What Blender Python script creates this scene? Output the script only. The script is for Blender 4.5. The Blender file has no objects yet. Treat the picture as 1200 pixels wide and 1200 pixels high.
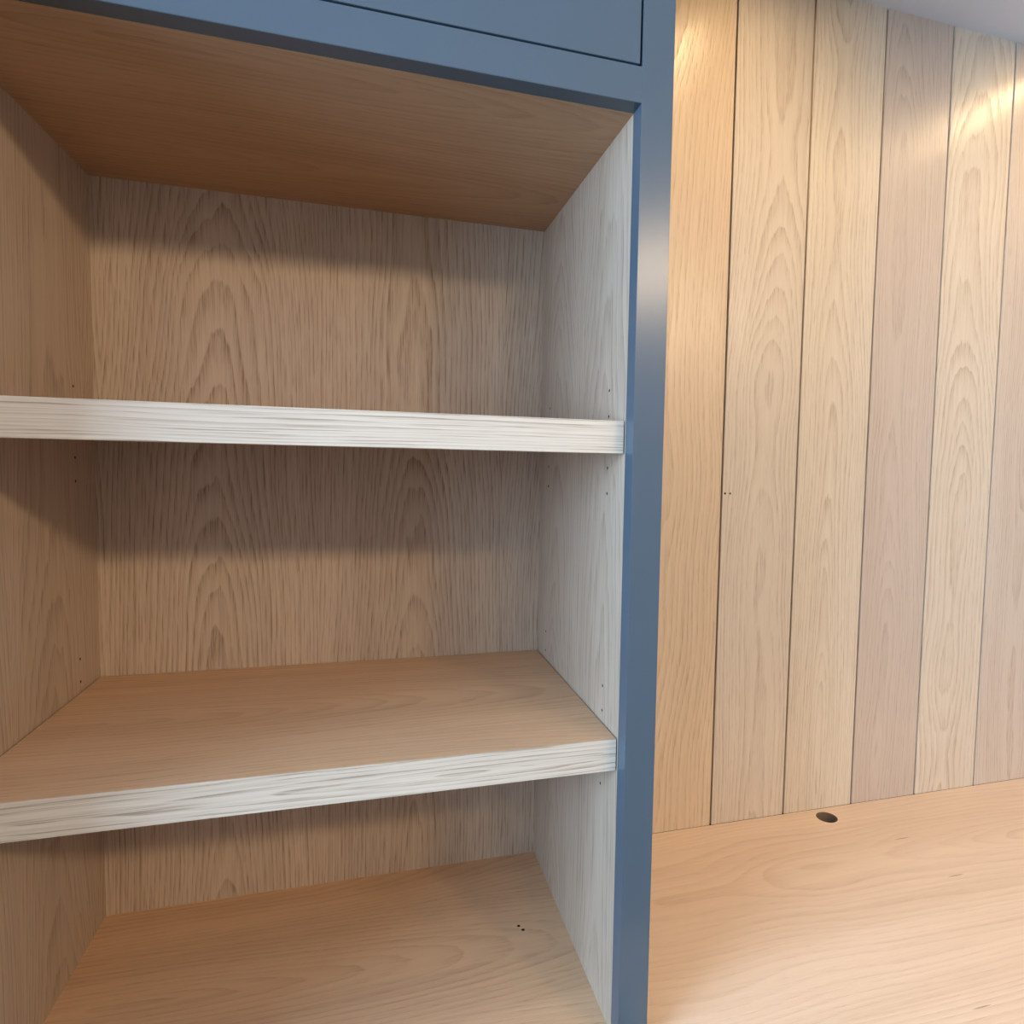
import bpy, bmesh, math, random
from mathutils import Matrix, Vector

scene = bpy.context.scene
COL = scene.collection
random.seed(4)

# ------------------------------------------------------------------ camera
cam_data = bpy.data.cameras.new('camera')
cam = bpy.data.objects.new('camera', cam_data)
COL.objects.link(cam)
RIGHT = Vector((0.9587680, -0.2835154, 0.0195686))
DOWN = Vector((0.0014410, -0.0640064, -0.9979484))
FWD = Vector((0.2841863, 0.9568292, -0.0609587))
CAM_POS = Vector((-0.2978, -0.7314, 0.0))
m = Matrix.Identity(4)
for i in range(3):
    m[i][0] = RIGHT[i]; m[i][1] = -DOWN[i]; m[i][2] = -FWD[i]; m[i][3] = CAM_POS[i]
cam.matrix_world = m
cam_data.sensor_fit = 'HORIZONTAL'
cam_data.sensor_width = 36.0
cam_data.lens = 774.96 / 1200 * 36.0
cam_data.shift_x = -(663.75 - 600) / 1200
cam_data.shift_y = (594.46 - 600) / 1200
cam_data.clip_start = 0.01
scene.camera = cam

# ------------------------------------------------------------------ world, daylight, exposure
world = bpy.data.worlds.new('world'); scene.world = world
world.use_nodes = True
bg = world.node_tree.nodes['Background']
bg.inputs['Color'].default_value = (0.75, 0.86, 1.0, 1)
bg.inputs['Strength'].default_value = 0.5

WINDOW_POWER = 165.0
WARM_FRONT = 108.0
WARM_DESK = 2.4
COOL = (0.41, 0.65, 1.0)
WARM = (1.0, 0.76, 0.50)

wl = bpy.data.lights.new('window_daylight', 'AREA')
wl.shape = 'RECTANGLE'; wl.size = 1.05; wl.size_y = 1.45
wl.energy = WINDOW_POWER; wl.color = COOL
wlo = bpy.data.objects.new('window_daylight', wl); COL.objects.link(wlo)
wlo.location = (-2.18, -1.05, 0.12)
wlo.rotation_euler = (0, math.radians(-90), 0)

vs = scene.view_settings
vs.view_transform = 'Standard'; vs.look = 'None'; vs.gamma = 1.0
vs.use_curve_mapping = False
vs.exposure = 0.0
scene.cycles.use_denoising = True
scene.cycles.max_bounces = 10
scene.cycles.diffuse_bounces = 6
scene.cycles.sample_clamp_indirect = 6.0

# ------------------------------------------------------------------ node helpers
class NT:
    def __init__(self, nt): self.nt = nt
    def n(self, typ, **kw):
        nd = self.nt.nodes.new(typ)
        for k, v in kw.items(): setattr(nd, k, v)
        return nd
    def link(self, a, b): self.nt.links.new(a, b)
    def put(self, sock, v):
        if hasattr(v, 'links') or isinstance(v, bpy.types.NodeSocket): self.link(v, sock)
        else: sock.default_value = v
    def m(self, op, a, b=None, c=None, clamp=False):
        nd = self.n('ShaderNodeMath', operation=op); nd.use_clamp = clamp
        self.put(nd.inputs[0], a)
        if b is not None: self.put(nd.inputs[1], b)
        if c is not None: self.put(nd.inputs[2], c)
        return nd.outputs[0]
    def xyz(self, x, y, z):
        nd = self.n('ShaderNodeCombineXYZ')
        for s, v in zip(nd.inputs, (x, y, z)): self.put(s, v)
        return nd.outputs[0]
    def noise(self, vec, scale=1.0, detail=2.0, rough=0.5):
        nd = self.n('ShaderNodeTexNoise')
        self.put(nd.inputs['Vector'], vec)
        nd.inputs['Scale'].default_value = scale
        nd.inputs['Detail'].default_value = detail
        nd.inputs['Roughness'].default_value = rough
        return nd.outputs['Fac']
    def mix(self, fac, a, b, blend='MIX'):
        nd = self.n('ShaderNodeMix', data_type='RGBA', blend_type=blend)
        self.put(nd.inputs[0], fac); self.put(nd.inputs[6], a); self.put(nd.inputs[7], b)
        return nd.outputs[2]
    def ramp(self, fac, lo, hi, smooth=True):
        nd = self.n('ShaderNodeMapRange')
        nd.interpolation_type = 'SMOOTHSTEP' if smooth else 'LINEAR'
        self.put(nd.inputs[0], fac)
        nd.inputs[1].default_value = lo; nd.inputs[2].default_value = hi
        return nd.outputs[0]
    def attr(self, name):
        nd = self.n('ShaderNodeAttribute', attribute_type='OBJECT'); nd.attribute_name = name
        return nd.outputs['Fac']


def rgba(c): return (c[0], c[1], c[2], 1.0)


def new_mat(name):
    mt = bpy.data.materials.new(name); mt.use_nodes = True
    nt = mt.node_tree
    for nd in list(nt.nodes):
        if nd.type != 'OUTPUT_MATERIAL': nt.nodes.remove(nd)
    out = [nd for nd in nt.nodes if nd.type == 'OUTPUT_MATERIAL'][0]
    b = nt.nodes.new('ShaderNodeBsdfPrincipled')
    nt.links.new(b.outputs[0], out.inputs['Surface'])
    return mt, NT(nt), b


def oak(name, along, across, light, dark, spacing=0.0055, leaf=0.0, h0=0.03, hamp=0.07, ring=0.75,
        pores=0.5, rough=0.42, wander=1.0, tone=0.25, vfreq=1.1, slope=0.09, pfreq=26.0, pink=None, flecks=()):
    """Sawn or veneered oak: growth rings of a wavering log cut by the board's plane, plus open pores.
    along / across: local axes of the grain and of the board's width."""
    mt, N, b = new_mat(name)
    tc = N.n('ShaderNodeTexCoord')
    sep = N.n('ShaderNodeSeparateXYZ'); N.link(tc.outputs['Object'], sep.inputs[0])
    ax = {'X': sep.outputs[0], 'Y': sep.outputs[1], 'Z': sep.outputs[2]}
    third = [a for a in 'XYZ' if a not in (along, across)][0]
    u = N.m('ADD', ax[across], N.attr('grain_shift'))
    v = ax[along]
    seed = N.attr('grain_seed')
    if leaf > 0:
        q = N.m('FLOOR', N.m('DIVIDE', u, leaf))
        u0 = N.m('SUBTRACT', u, N.m('MULTIPLY', N.m('ADD', q, 0.5), leaf))
        seed = N.m('ADD', seed, N.m('MULTIPLY', q, 3.37))
    else:
        u0 = u
    w3 = N.m('MULTIPLY', ax[third], 0.25)
    sv = N.m('ADD', v, N.m('MULTIPLY', seed, 5.13))
    # log axis wanders along the board
    h = N.m('MULTIPLY_ADD', N.m('SUBTRACT', N.noise(N.xyz(seed, 1.7, N.m('MULTIPLY', sv, vfreq)), 1.0, 2.0, 0.5), 0.5), hamp * 2.6, h0)
    flip = N.m('SIGN', N.m('SUBTRACT', N.m('FRACT', N.m('MULTIPLY', seed, 0.318)), 0.25))
    h = N.m('ADD', h, N.m('MULTIPLY', N.m('MULTIPLY', v, slope), flip))
    h = N.m('ADD', h, N.attr('grain_depth'))
    cx = N.m('MULTIPLY', N.m('SUBTRACT', N.noise(N.xyz(7.1, seed, N.m('MULTIPLY', sv, 1.3)), 1.0, 1.0), 0.5), 0.07 * wander)
    uu = N.m('SUBTRACT', u0, cx)
    big = N.noise(N.xyz(N.m('MULTIPLY', u0, 9.0), N.m('MULTIPLY', sv, 1.2), seed), 1.0, 2.0, 0.55)
    fin = N.noise(N.xyz(N.m('MULTIPLY', u0, 70.0), N.m('MULTIPLY', sv, 6.5), seed), 1.0, 2.0, 0.6)
    r = N.m('SQRT', N.m('ADD', N.m('ADD', N.m('MULTIPLY', uu, uu), N.m('MULTIPLY', h, h)), 0.00004))
    r = N.m('ADD', r, N.m('MULTIPLY', N.m('SUBTRACT', big, 0.5), 0.022 * wander))
    r = N.m('ADD', r, N.m('MULTIPLY', N.m('SUBTRACT', fin, 0.5), 0.0042))
    r = N.m('ADD', r, w3)
    rr = N.m('DIVIDE', r, spacing)
    # uneven ring widths
    rr = N.m('ADD', rr, N.m('MULTIPLY', N.noise(N.xyz(N.m('MULTIPLY', rr, 0.23), seed, 3.0), 1.0, 2.0), 3.0))
    fr = N.m('FRACT', rr)
    saw = N.m('MULTIPLY', N.m('POWER', fr, 2.2), N.m('SUBTRACT', 1.0, N.ramp(fr, 0.90, 1.0)))
    strength = N.ramp(N.noise(N.xyz(N.m('MULTIPLY', N.m('FLOOR', rr), 0.61), N.m('MULTIPLY', sv, 1.5), N.m('MULTIPLY', u0, 6.0)), 1.0, 2.0), 0.25, 0.75)
    ringf = N.m('MULTIPLY', saw, N.m('MULTIPLY_ADD', strength, 0.75, 0.25))
    # pores: short dark dashes, mostly in the early wood
    po = N.noise(N.xyz(N.m('MULTIPLY', u0, 620.0), N.m('MULTIPLY', sv, pfreq), N.m('MULTIPLY', ax[third], 300.0)), 1.0, 2.0, 0.6)
    pore = N.m('MULTIPLY', N.ramp(po, 0.46, 0.64), N.m('MULTIPLY_ADD', saw, 1.25, 0.22))
    fib = N.noise(N.xyz(N.m('MULTIPLY', u0, 210.0), N.m('MULTIPLY', sv, 5.0), seed), 1.0, 3.0, 0.6)
    f = N.m('MULTIPLY', ringf, ring)
    f = N.m('ADD', f, N.m('MULTIPLY', pore, pores))
    f = N.m('ADD', f, N.m('MULTIPLY', N.m('SUBTRACT', fib, 0.5), 0.55))
    f = N.m('ADD', f, N.m('MULTIPLY', N.m('SUBTRACT', N.noise(N.xyz(N.m('MULTIPLY', u0, 14.0), N.m('MULTIPLY', sv, 0.9), seed), 1.0, 2.0), 0.5), tone * 2))
    f = N.m('ADD', f, 0.12, clamp=True)
    col = N.mix(f, rgba(light), rgba(dark))
    for (fx, fy, fl, fw) in flecks:     # mineral streaks in the board, at their own places along the grain (world metres)
        geo = N.n('ShaderNodeNewGeometry'); sp = N.n('ShaderNodeSeparateXYZ'); N.link(geo.outputs['Position'], sp.inputs[0])
        ex = N.m('DIVIDE', N.m('SUBTRACT', sp.outputs[0], fx), fl); ey = N.m('DIVIDE', N.m('SUBTRACT', sp.outputs[1], fy), fw)
        dd = N.m('ADD', N.m('MULTIPLY', ex, ex), N.m('MULTIPLY', ey, ey))
        dd = N.m('ADD', dd, N.m('MULTIPLY', N.m('SUBTRACT', fib, 0.5), 1.2))
        mk = N.m('SUBTRACT', 1.0, N.ramp(dd, 0.2, 1.3))
        col = N.mix(N.m('MULTIPLY', mk, 0.75), col, rgba([k * 0.55 for k in dark]))
    if pink is not None:
        col = N.mix(N.attr('tint'), col, N.mix(f, rgba(pink[0]), rgba(pink[1])))
    N.link(col, b.inputs['Base Color'])
    N.put(b.inputs['Roughness'], N.m('MULTIPLY_ADD', f, 0.14, rough))
    bump = N.n('ShaderNodeBump'); bump.inputs['Strength'].default_value = 0.22
    bump.inputs['Distance'].default_value = 0.0007
    N.link(N.m('SUBTRACT', 1.0, N.m('ADD', N.m('MULTIPLY', pore, 0.7), N.m('MULTIPLY', ringf, 0.5))), bump.inputs['Height'])
    N.link(bump.outputs[0], b.inputs['Normal'])
    return mt


INT_L = (0.50, 0.378, 0.262); INT_D = (0.25, 0.162, 0.097)
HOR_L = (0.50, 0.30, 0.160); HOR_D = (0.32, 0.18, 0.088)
WALL_L = (0.73, 0.63, 0.48); WALL_D = (0.47, 0.355, 0.24)
DESK_L = (0.84, 0.605, 0.405); DESK_D = (0.62, 0.405, 0.24)

M = {}
M['back'] = oak('oak_veneer_back', 'Z', 'X', INT_L, INT_D, leaf=0.31, ring=0.55, pores=0.62, spacing=0.0056, tone=0.25, h0=0.03, hamp=0.035, slope=0.06, pfreq=18.0)
M['side'] = oak('oak_veneer_side', 'Z', 'Y', INT_L, INT_D, leaf=0.225, ring=0.36, pores=0.42, spacing=0.0048, h0=0.12, hamp=0.02, slope=0.05, tone=0.25, pfreq=14.0)
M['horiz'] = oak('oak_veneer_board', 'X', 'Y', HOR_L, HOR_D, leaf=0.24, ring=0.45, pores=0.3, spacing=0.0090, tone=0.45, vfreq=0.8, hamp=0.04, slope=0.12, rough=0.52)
M['shelf'] = oak('oak_board_light_raised', 'X', 'Y', (0.66, 0.41, 0.225), (0.43, 0.25, 0.13), leaf=0.24, ring=0.45, pores=0.3, spacing=0.0090, tone=0.5, vfreq=0.8, hamp=0.04, slope=0.12, rough=0.5)  # same oak as the top panel, albedo raised in place of stronger light
M['lip'] = oak('oak_lipping', 'X', 'Z', (0.62, 0.525, 0.40), (0.33, 0.25, 0.17), ring=0.6, pores=0.6, spacing=0.0042, h0=0.06, hamp=0.02, slope=0.03, wander=0.2, tone=0.15, pfreq=9.0)
M['plank'] = oak('oak_plank', 'Z', 'X', WALL_L, WALL_D, ring=0.58, pores=0.42, spacing=0.0060, h0=0.025, hamp=0.035, slope=0.030, tone=0.25, vfreq=1.2, rough=0.27,
                 pink=((0.60, 0.495, 0.395), (0.42, 0.32, 0.24)))
M['plank_warm'] = oak('oak_plank_amber', 'Z', 'X', (0.70, 0.535, 0.36), (0.46, 0.315, 0.185), ring=0.5, pores=0.42, spacing=0.0060, h0=0.025, hamp=0.035, slope=0.030, tone=0.25, vfreq=1.2, rough=0.27)
M['desk'] = oak('oak_worktop', 'X', 'Y', DESK_L, DESK_D, leaf=0.52, ring=0.42, pores=0.2, spacing=0.0130, tone=0.4, h0=0.03, hamp=0.06, slope=0.12, vfreq=1.6, wander=2.6, rough=0.42,
                flecks=[(0.721, 0.2998, 0.019, 0.0016), (0.723, 0.175, 0.018, 0.0016), (0.506, -0.070, 0.017, 0.0012)])


def plain(name, c, rough=0.6, noise=0.06, scale=40.0, bump=0.05, coat=0.0, metal=0.0, spec=0.5):
    mt, N, b = new_mat(name)
    tc = N.n('ShaderNodeTexCoord')
    f = N.noise(tc.outputs['Object'], scale, 4.0, 0.6)
    N.link(N.mix(f, rgba([k * (1 - noise) for k in c]), rgba([min(1, k * (1 + noise)) for k in c])), b.inputs['Base Color'])
    b.inputs['Roughness'].default_value = rough
    b.inputs['Metallic'].default_value = metal
    b.inputs['Specular IOR Level'].default_value = spec
    if coat: b.inputs['Coat Weight'].default_value = coat; b.inputs['Coat Roughness'].default_value = 0.2
    bp = N.n('ShaderNodeBump'); bp.inputs['Strength'].default_value = bump; bp.inputs['Distance'].default_value = 0.0006
    N.link(N.noise(tc.outputs['Object'], scale * 6, 3.0), bp.inputs['Height']); N.link(bp.outputs[0], b.inputs['Normal'])
    return mt


M['blue'] = plain('blue_grey_satin_paint', (0.071, 0.095, 0.113), rough=0.25, spec=0.35, noise=0.03, scale=25, bump=0.06)
M['white'] = plain('white_emulsion', (0.68, 0.72, 0.76), rough=0.85, noise=0.02)
M['roomwall'] = plain('pale_wall_paint', (0.37, 0.36, 0.35), rough=0.85, noise=0.02)
M['floor'] = plain('grey_brown_carpet', (0.13, 0.11, 0.09), rough=0.95, noise=0.2, scale=200, bump=0.6)
M['backing'] = plain('dark_batten_backing', (0.05, 0.032, 0.02), rough=0.9)
M['dark'] = plain('dark_carcass', (0.02, 0.02, 0.022), rough=0.8)
M['frame_white'] = plain('white_gloss_paint', (0.8, 0.8, 0.8), rough=0.35, noise=0.01)
M['steel'] = plain('brushed_steel', (0.55, 0.55, 0.55), rough=0.35, metal=1.0)
M['hole'] = plain('raw_bored_wood', (0.20, 0.13, 0.075), rough=0.9, noise=0.2, scale=150)


def emit(name, c, s):
    mt, N, b = new_mat(name)
    tc = N.n('ShaderNodeTexCoord')
    b.inputs['Base Color'].default_value = (0.8, 0.8, 0.8, 1)
    N.link(N.mix(N.noise(tc.outputs['Object'], 30.0), rgba(c), rgba([k * 0.98 for k in c])), b.inputs['Emission Color'])
    b.inputs['Emission Strength'].default_value = s
    return mt


M['lens'] = emit('lamp_lens', (1.0, 0.82, 0.58), 4.0)

# ------------------------------------------------------------------ object helpers
def box_mesh(x0, x1, y0, y1, z0, z1, bevel=0.0, origin=None, along=None):
    bm = bmesh.new()
    bmesh.ops.create_cube(bm, size=1.0)
    for vv in bm.verts:
        vv.co = Vector((x0 + (vv.co.x + .5) * (x1 - x0), y0 + (vv.co.y + .5) * (y1 - y0), z0 + (vv.co.z + .5) * (z1 - z0)))
    if bevel != 0:   # a negative bevel rounds the upright edges only
        eds = bm.edges[:] if bevel > 0 else [e for e in bm.edges if abs(e.verts[0].co.z - e.verts[1].co.z) > 1e-6]
        if along == 'X': eds = [e for e in bm.edges if abs(e.verts[0].co.x - e.verts[1].co.x) > 1e-6]
        bmesh.ops.bevel(bm, geom=eds, offset=abs(bevel), segments=2, profile=0.5, affect='EDGES')
    if origin is not None:
        bmesh.ops.translate(bm, verts=bm.verts[:], vec=-Vector(origin))
    return bm


def link(name, bm, mat, parent=None, loc=(0, 0, 0), smooth=False, **props):
    me = bpy.data.meshes.new(name); bm.to_mesh(me); bm.free()
    if mat is not None:
        for mm in (mat if isinstance(mat, (list, tuple)) else [mat]): me.materials.append(mm)
    if smooth:
        for p in me.polygons: p.use_smooth = True
    o = bpy.data.objects.new(name, me); COL.objects.link(o)
    o.location = loc
    if parent is not None: o.parent = parent
    for k, vv in props.items(): o[k] = vv
    return o


def box(name, x0, x1, y0, y1, z0, z1, mat, parent=None, bevel=0.0, seed=0.0, shift=0.0, tint=0.0, depth=0.0, along=None):
    """World-space box; its origin sits at its lower centre, or at the parent's frame when parented."""
    po = parent.location.copy() if parent is not None else Vector((0, 0, 0))
    pp = parent.parent if parent is not None else None
    if pp is not None: po = po + pp.location
    org = Vector(((x0 + x1) / 2, (y0 + y1) / 2, z0))
    bm = box_mesh(x0, x1, y0, y1, z0, z1, bevel, org, along)
    return link(name, bm, mat, parent, org - po, grain_seed=float(seed), grain_shift=float(shift), tint=float(tint), grain_depth=float(depth))


def empty(name, loc):
    o = bpy.data.objects.new(name, None); COL.objects.link(o); o.location = loc; o.empty_display_size = 0.1
    bpy.context.view_layer.update()
    return o


def tag(o, label=None, cat=None, group=None, kind=None):
    if label: o['label'] = label
    if cat: o['category'] = cat
    if group: o['group'] = group
    if kind: o['kind'] = kind
    return o


def cyl_bm(cx, cy, cz, r, length, axis='Z', seg=24):
    bm = bmesh.new()
    bmesh.ops.create_cone(bm, cap_ends=True, segments=seg, radius1=r, radius2=r, depth=length)
    if axis == 'X': bmesh.ops.rotate(bm, verts=bm.verts[:], matrix=Matrix.Rotation(math.pi / 2, 3, 'Y'))
    if axis == 'Y': bmesh.ops.rotate(bm, verts=bm.verts[:], matrix=Matrix.Rotation(math.pi / 2, 3, 'X'))
    bmesh.ops.translate(bm, verts=bm.verts[:], vec=(cx, cy, cz))
    return bm


def drill(obj, cutters, wall_mat):
    """Bore real holes: cutters = [(x, y, z, radius, length, axis)] in the object's own frame."""
    obj.data.materials.append(wall_mat)
    bm = bmesh.new()
    for c in cutters:
        t = cyl_bm(*c, seg=32 if c[3] > 0.01 else 12)
        tm = bpy.data.meshes.new('t'); t.to_mesh(tm); t.free(); bm.from_mesh(tm); bpy.data.meshes.remove(tm)
    for fc in bm.faces: fc.material_index = 1
    me = bpy.data.meshes.new('cutter'); bm.to_mesh(me); bm.free()
    me.materials.append(obj.data.materials[0]); me.materials.append(wall_mat)
    co = bpy.data.objects.new('cutter', me); COL.objects.link(co)
    co.location = obj.location
    if obj.parent: co.parent = obj.parent
    md = obj.modifiers.new('b', 'BOOLEAN'); md.operation = 'DIFFERENCE'; md.object = co; md.solver = 'EXACT'
    bpy.context.view_layer.update()
    dg = bpy.context.evaluated_depsgraph_get()
    res = bpy.data.meshes.new_from_object(obj.evaluated_get(dg))
    obj.modifiers.clear()
    old = obj.data; obj.data = res; res.name = obj.name
    bpy.data.objects.remove(co); bpy.data.meshes.remove(me); bpy.data.meshes.remove(old)


# ------------------------------------------------------------------ measures (metres, camera height = 0)
W = 0.700            # clear width of the bookcase
D = 0.4413           # back of the bookcase and face of the plank wall
T = 0.0244           # face frame thickness
ZTOP = 0.4183        # underside of the top panel / rail
ZBOT = -0.7270       # bottom panel and desk level
ZC = 0.9484          # ceiling
ZF = -1.475          # floor
SW = 0.0394          # stile width
PITCH = 0.1720
X0, X1 = -2.25, 2.15     # room sides
YF = -3.1                # wall behind the camera

# ------------------------------------------------------------------ the room
floor = box('floor', X0, X1, YF, 0.56, ZF - 0.1, ZF, M['floor']); tag(floor, kind='structure')
ceil = box('ceiling', X0, X1, YF, 0.56, ZC, ZC + 0.1, M['white']); tag(ceil, 'smooth white painted ceiling above the plank wall', kind='structure')
wall_back = box('wall_back', X0, X1, 0.4573, 0.56, ZF, ZC, [M['backing']]); tag(wall_back, 'oak plank clad wall behind the desk', kind='structure')
wall_right = box('wall_right', X1, X1 + 0.1, YF, 0.56, ZF, ZC, M['roomwall']); tag(wall_right, kind='structure')
wall_front = box('wall_front', X0, X1, YF - 0.1, YF, ZF, ZC, M['roomwall']); tag(wall_front, kind='structure')
# left wall with a window opening
bm = bmesh.new()
WY0, WY1, WZ0, WZ1 = -1.83, -0.27, -0.46, 0.70
for (a, b_, c, d_) in ((YF, WY0, ZF, ZC), (WY1, 0.56, ZF, ZC), (WY0, WY1, ZF, WZ0), (WY0, WY1, WZ1, ZC)):
    t = box_mesh(X0 - 0.1, X0, a, b_, c, d_); tm = bpy.data.meshes.new('t'); t.to_mesh(tm); t.free(); bm.from_mesh(tm); bpy.data.meshes.remove(tm)
wall_left = link('wall_left', bm, M['roomwall']); tag(wall_left, kind='structure')
bm = bmesh.new()
for (a, b_, c, d_) in ((WY0, WY0 + .05, WZ0, WZ1), (WY1 - .05, WY1, WZ0, WZ1), (WY0, WY1, WZ0, WZ0 + .05), (WY0, WY1, WZ1 - .05, WZ1)):
    t = box_mesh(X0 - 0.09, X0 - 0.03, a, b_, c, d_); tm = bpy.data.meshes.new('t'); t.to_mesh(tm); t.free(); bm.from_mesh(tm); bpy.data.meshes.remove(tm)
win = link('window_1', bm, M['frame_white']); tag(win, kind='structure')

# unseen wall block, added to keep window light off the bookcase's left part
shade_block = box('wall_shade_block', X0, -W - SW - 0.002, -0.16, 0.4570, ZF, ZC, M['roomwall']); tag(shade_block, kind='structure')

# oak planks of the back wall, each its own board
plank_specs = {  # index: (seed, shift, tint, depth)
    -1: (2.0, 0.0, 0.2, 0.0), 0: (6.4, 0.075, 0.0, 0.13), 1: (3.1, -0.022, 0.35, 0.02), 2: (9.3, 0.010, 0.0, -0.02), 3: (12.7, 0.028, 1.0, -0.05),
    4: (15.2, 0.01, 0.2, 0.05), 5: (18.9, -0.02, 0.8, 0.02), 6: (21.4, 0.01, 0.3, 0.0), 7: (24.8, 0.0, 0.6, 0.04)}
J1 = 0.3721
planks = {}
for k in range(-1, 10):
    xa = J1 + (k - 1) * PITCH; xb = xa + PITCH
    xa = max(xa, SW + 0.001); xb = min(xb, X1 - 0.002)
    if xb - xa < 0.02: continue
    sd, sh, ti, dp = plank_specs.get(k, (30.0 + k * 2.3, 0.0, 0.3, 0.03))
    planks[k] = box('plank', xa + 0.0019, xb - 0.0019, D, 0.4573, ZBOT, ZC, M['plank_warm' if k < 1 else 'plank'], wall_back, bevel=-0.0012, seed=sd, shift=sh, tint=ti, depth=dp)
# two nail holes in the second visible board
p = planks[1]
pc = J1 + PITCH / 2
drill(p, [(0.3795 - pc, -0.008, -0.0467 - ZBOT, 0.0022, 0.012, 'Y'), (0.3911 - pc, -0.008, -0.0467 - ZBOT, 0.0020, 0.012, 'Y')], M['dark'])

# ------------------------------------------------------------------ bookcase
bc = empty('bookcase', (-W / 2, D / 2, ZF))
tag(bc, 'built-in oak bookcase with dark blue-grey painted face frame, left of the desk', 'bookcase')
back = box('back_panel', -W, 0, D, D + 0.012, ZBOT - 0.02, ZTOP + 0.02, M['back'], bc, seed=1.3, shift=0.03)
HOLES = [0.100, 0.0665, 0.033, -0.0005, -0.034, -0.291, -0.3245, -0.358, -0.3915, -0.425]
zlo = ZBOT - 0.02
sr = box('side_panel', 0, 0.018, T, D + 0.012, zlo, ZTOP + 0.02, M['side'], bc, seed=5.2, shift=0.02)
sl = box('side_panel', -W - 0.018, -W, T, D + 0.012, zlo, ZTOP + 0.02, M['side'], bc, seed=8.6, shift=0.06)
yc = (T + D + 0.012) / 2
drill(sr, [(-0.009, y - yc, z - zlo, 0.0021, 0.018, 'X') for z in HOLES for y in (0.0855, 0.384)], M['dark'])
drill(sl, [(0.009, y - yc, z - zlo, 0.0021, 0.018, 'X') for z in HOLES for y in (0.0855, 0.3695)], M['dark'])
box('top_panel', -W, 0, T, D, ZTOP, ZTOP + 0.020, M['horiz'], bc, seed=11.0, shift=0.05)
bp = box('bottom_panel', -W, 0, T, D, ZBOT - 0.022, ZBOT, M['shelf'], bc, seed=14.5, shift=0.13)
drill(bp, [(-0.0718 + W / 2, 0.2498 - (T + D) / 2, 0.020, 0.0026, 0.012, 'Z'), (-0.0668 + W / 2, 0.2394 - (T + D) / 2, 0.020, 0.0028, 0.012, 'Z')], M['dark'])
bev = 0.0009
box('stile', 0, SW, 0, T, ZF, ZC, M['blue'], bc, bevel=0.0003)
box('stile', -W - SW, -W, 0, T, ZF, ZC, M['blue'], bc, bevel=0.0003)
GAP = 0.0026
RZ = 0.4589
box('rail', -W, 0, 0, T, ZTOP, RZ, M['blue'], bc, bevel=bev, along='X')
box('rail', -W, 0, 0, T, ZBOT - 0.045, ZBOT, M['blue'], bc, bevel=bev, along='X')
box('rail', -W, 0, 0, T, ZC - 0.045, ZC, M['blue'], bc, bevel=bev, along='X')
box('cupboard_door', -W + GAP, -GAP, 0.0004, 0.0224, RZ + GAP, ZC - 0.045 - GAP, M['blue'], bc, bevel=bev)['label'] = 'flush dark blue-grey inset cupboard door'
for s in (0, 1):
    xa = -W + GAP + s * (W / 2)
    box('cupboard_door', xa, xa + W / 2 - 1.5 * GAP, 0.0004, 0.0224, ZF + 0.1 + GAP, ZBOT - 0.045 - GAP, M['blue'], bc, bevel=bev)
box('plinth', -W, 0, 0.03, 0.05, ZF, ZF + 0.1, M['blue'], bc)
# carcass behind the painted fronts
box('end_panel', 0.0185, SW - 0.0005, T, 0.4565, ZF, ZC, M['blue'], bc)
box('end_panel', -W - SW + 0.0005, -W - 0.0185, T, 0.4565, ZF, ZC, M['blue'], bc)
box('cupboard_back', -W - 0.018, 0.018, 0.35, 0.37, ZTOP + 0.0205, ZC, M['dark'], bc)
# pegs that carry the two loose shelves
for zs in (0.0571 - 0.022, -0.3396 - 0.022):
    for xs in (-W + 0.003, -0.003):
        for ys in (0.0855, 0.375):
            link('shelf_peg', cyl_bm(0, 0, 0, 0.0024, 0.0062, 'X', 12), M['hole'], bc, Vector((xs, ys, zs - 0.0027)) - Vector((-W / 2, D / 2, ZF)))

# ------------------------------------------------------------------ two loose shelves
def shelf(z0, z1, label, seed, depth, lip_shift):
    e = empty('shelf', (-W / 2, (T + D) / 2, z0))
    tag(e, label, 'shelf', 'loose oak shelves in the bookcase')
    g = 0.0016
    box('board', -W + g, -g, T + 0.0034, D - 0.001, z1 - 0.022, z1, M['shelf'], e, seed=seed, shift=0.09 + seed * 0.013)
    box('front_edge', -W + g, -g, T + 0.0012, T + 0.0034, z0, z1, M['lip'], e, bevel=0.0005, seed=seed + 2.2, shift=lip_shift, depth=depth)
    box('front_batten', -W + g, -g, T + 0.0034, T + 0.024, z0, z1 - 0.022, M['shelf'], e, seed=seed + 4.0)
    return e

shelf(0.0173, 0.0571, 'upper oak shelf at eye level, its thick pale straight-grained front edge hiding the top', 1.0, 0.0, 0.16)
shelf(-0.3797, -0.3396, 'lower oak shelf seen from above, thick whitish front edge with a grain swirl', 3.0, -0.055, -0.02)

# ------------------------------------------------------------------ desk
desk = empty('desk', ((SW + X1) / 2, 0.13, ZF))
tag(desk, 'long oak desk fixed along the plank wall, right of the blue-grey stile', 'desk')
dx0, dx1, dy0, dy1 = SW + 0.0015, X1 - 0.001, -0.20, D - 0.0002
top = box('desktop', dx0, dx1, dy0, dy1, ZBOT - 0.040, ZBOT - 0.0002, M['desk'], desk, bevel=0.001, seed=4.4, shift=0.16)
dcx, dcy = (dx0 + dx1) / 2, (dy0 + dy1) / 2
drill(top, [(0.6265 - dcx, 0.4062 - dcy, 0.025, 0.0215, 0.09, 'Z')], M['hole'])
box('support_panel', X1 - 0.041, X1 - 0.002, -0.17, D - 0.002, ZF, ZBOT - 0.0402, M['desk'], desk, seed=7.0)
box('support_batten', dx0 + 0.01, X1 - 0.05, 0.405, 0.4570, ZBOT - 0.115, ZBOT - 0.0402, M['desk'], desk, seed=8.0)

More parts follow.
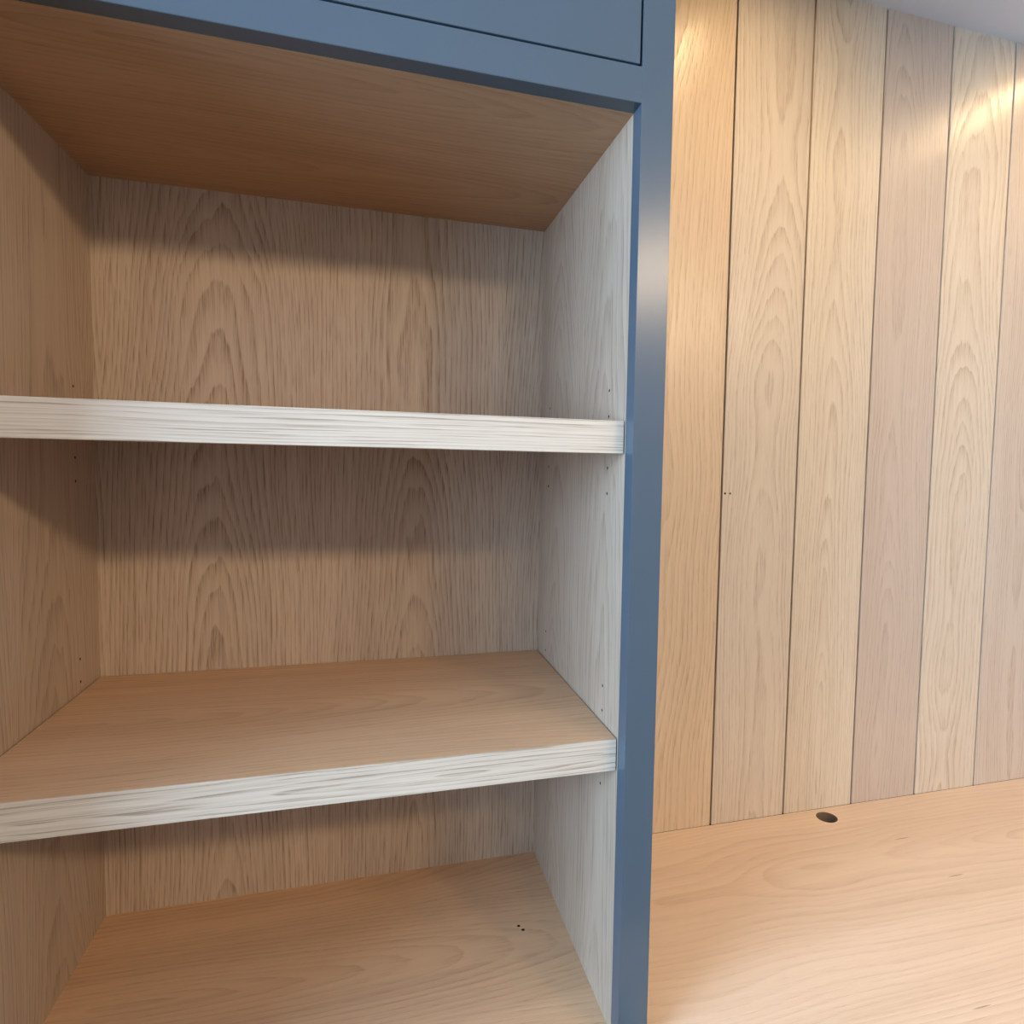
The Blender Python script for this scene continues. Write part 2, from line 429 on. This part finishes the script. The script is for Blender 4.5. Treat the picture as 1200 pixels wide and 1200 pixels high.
# ------------------------------------------------------------------ ceiling downlights
def ring_bm(r0, r1, z0, z1, seg=40):
    bm = bmesh.new()
    prof = [(r0, z1), (r0, z0 + 0.001), (r0 + 0.002, z0), (r1 - 0.002, z0), (r1, z0 + 0.001), (r1, z1)]
    rows = []
    for i in range(seg):
        a = 2 * math.pi * i / seg
        rows.append([bm.verts.new((r * math.cos(a), r * math.sin(a), z)) for r, z in prof])
    for i in range(seg):
        A, B = rows[i], rows[(i + 1) % seg]
        for j in range(len(prof) - 1): bm.faces.new((A[j], B[j], B[j + 1], A[j + 1]))
    bmesh.ops.recalc_face_normals(bm, faces=bm.faces[:])
    return bm


def downlight(x, y, power, angle, blend, label, color=WARM, radius=0.03):
    e = empty('downlight', (x, y, ZC))
    tag(e, label, 'lamp', 'recessed ceiling downlights')
    link('trim_ring', ring_bm(radius, radius + 0.012, -0.004, 0.0, 40), M['frame_white'], e, smooth=True)
    link('lens', cyl_bm(0, 0, -0.001, radius, 0.002, 'Z', 40), M['lens'], e)
    ld = bpy.data.lights.new('lamp_beam', 'SPOT'); ld.energy = power; ld.color = color
    ld.spot_size = math.radians(angle); ld.spot_blend = blend; ld.shadow_soft_size = radius
    lo = bpy.data.objects.new('lamp_beam', ld); COL.objects.link(lo); lo.parent = e; lo.location = (0, 0, -0.012)
    return e

downlight(0.91, -2.05, WARM_FRONT, 179, 0.12, 'round ceiling downlight behind the viewer, second from the right wall', radius=0.14)
downlight(0.30, -2.05, WARM_FRONT * 0.45, 179, 0.12, 'round ceiling downlight behind the viewer, opposite the blue-grey stile', radius=0.14)
downlight(1.52, -2.05, WARM_FRONT * 0.7, 179, 0.12, 'round ceiling downlight behind the viewer, nearest the right wall', radius=0.14)
downlight(-0.31, -2.05, WARM_FRONT * 0.2, 179, 0.12, 'round ceiling downlight behind the viewer, facing the bookcase', radius=0.14)


def linear_light(x, y0, y1, power, label, color):
    e = empty('linear_light', (x, (y0 + y1) / 2, ZC))
    tag(e, label, 'lamp', 'slim linear ceiling lamps over the desk')
    L = y1 - y0
    hb = bmesh.new()
    for (xa, xb, ya, yb) in ((-0.016, -0.011, -L / 2, L / 2), (0.011, 0.016, -L / 2, L / 2), (-0.016, 0.016, -L / 2 - 0.005, -L / 2), (-0.016, 0.016, L / 2, L / 2 + 0.005)):
        t = box_mesh(xa, xb, ya, yb, -0.008, 0.0); tm = bpy.data.meshes.new('t'); t.to_mesh(tm); t.free(); hb.from_mesh(tm); bpy.data.meshes.remove(tm)
    link('housing', hb, M['frame_white'], e)
    link('diffuser', box_mesh(-0.011, 0.011, -L / 2, L / 2, -0.005, -0.001), M['lens'], e)
    ld = bpy.data.lights.new('lamp_beam', 'AREA'); ld.shape = 'RECTANGLE'; ld.size = 0.022; ld.size_y = L
    ld.energy = power; ld.color = color
    lo = bpy.data.objects.new('lamp_beam', ld); COL.objects.link(lo); lo.parent = e; lo.location = (0, 0, -0.009)
    return e

AMBER = (1.0, 0.70, 0.36)
linear_light(0.37, -0.08, 0.26, WARM_DESK, 'slim linear ceiling lamp over the desk beside the bookcase', AMBER)
linear_light(1.22, -0.05, 0.34, WARM_DESK * 1.1, 'slim linear ceiling lamp over the desk, further from the bookcase', AMBER)
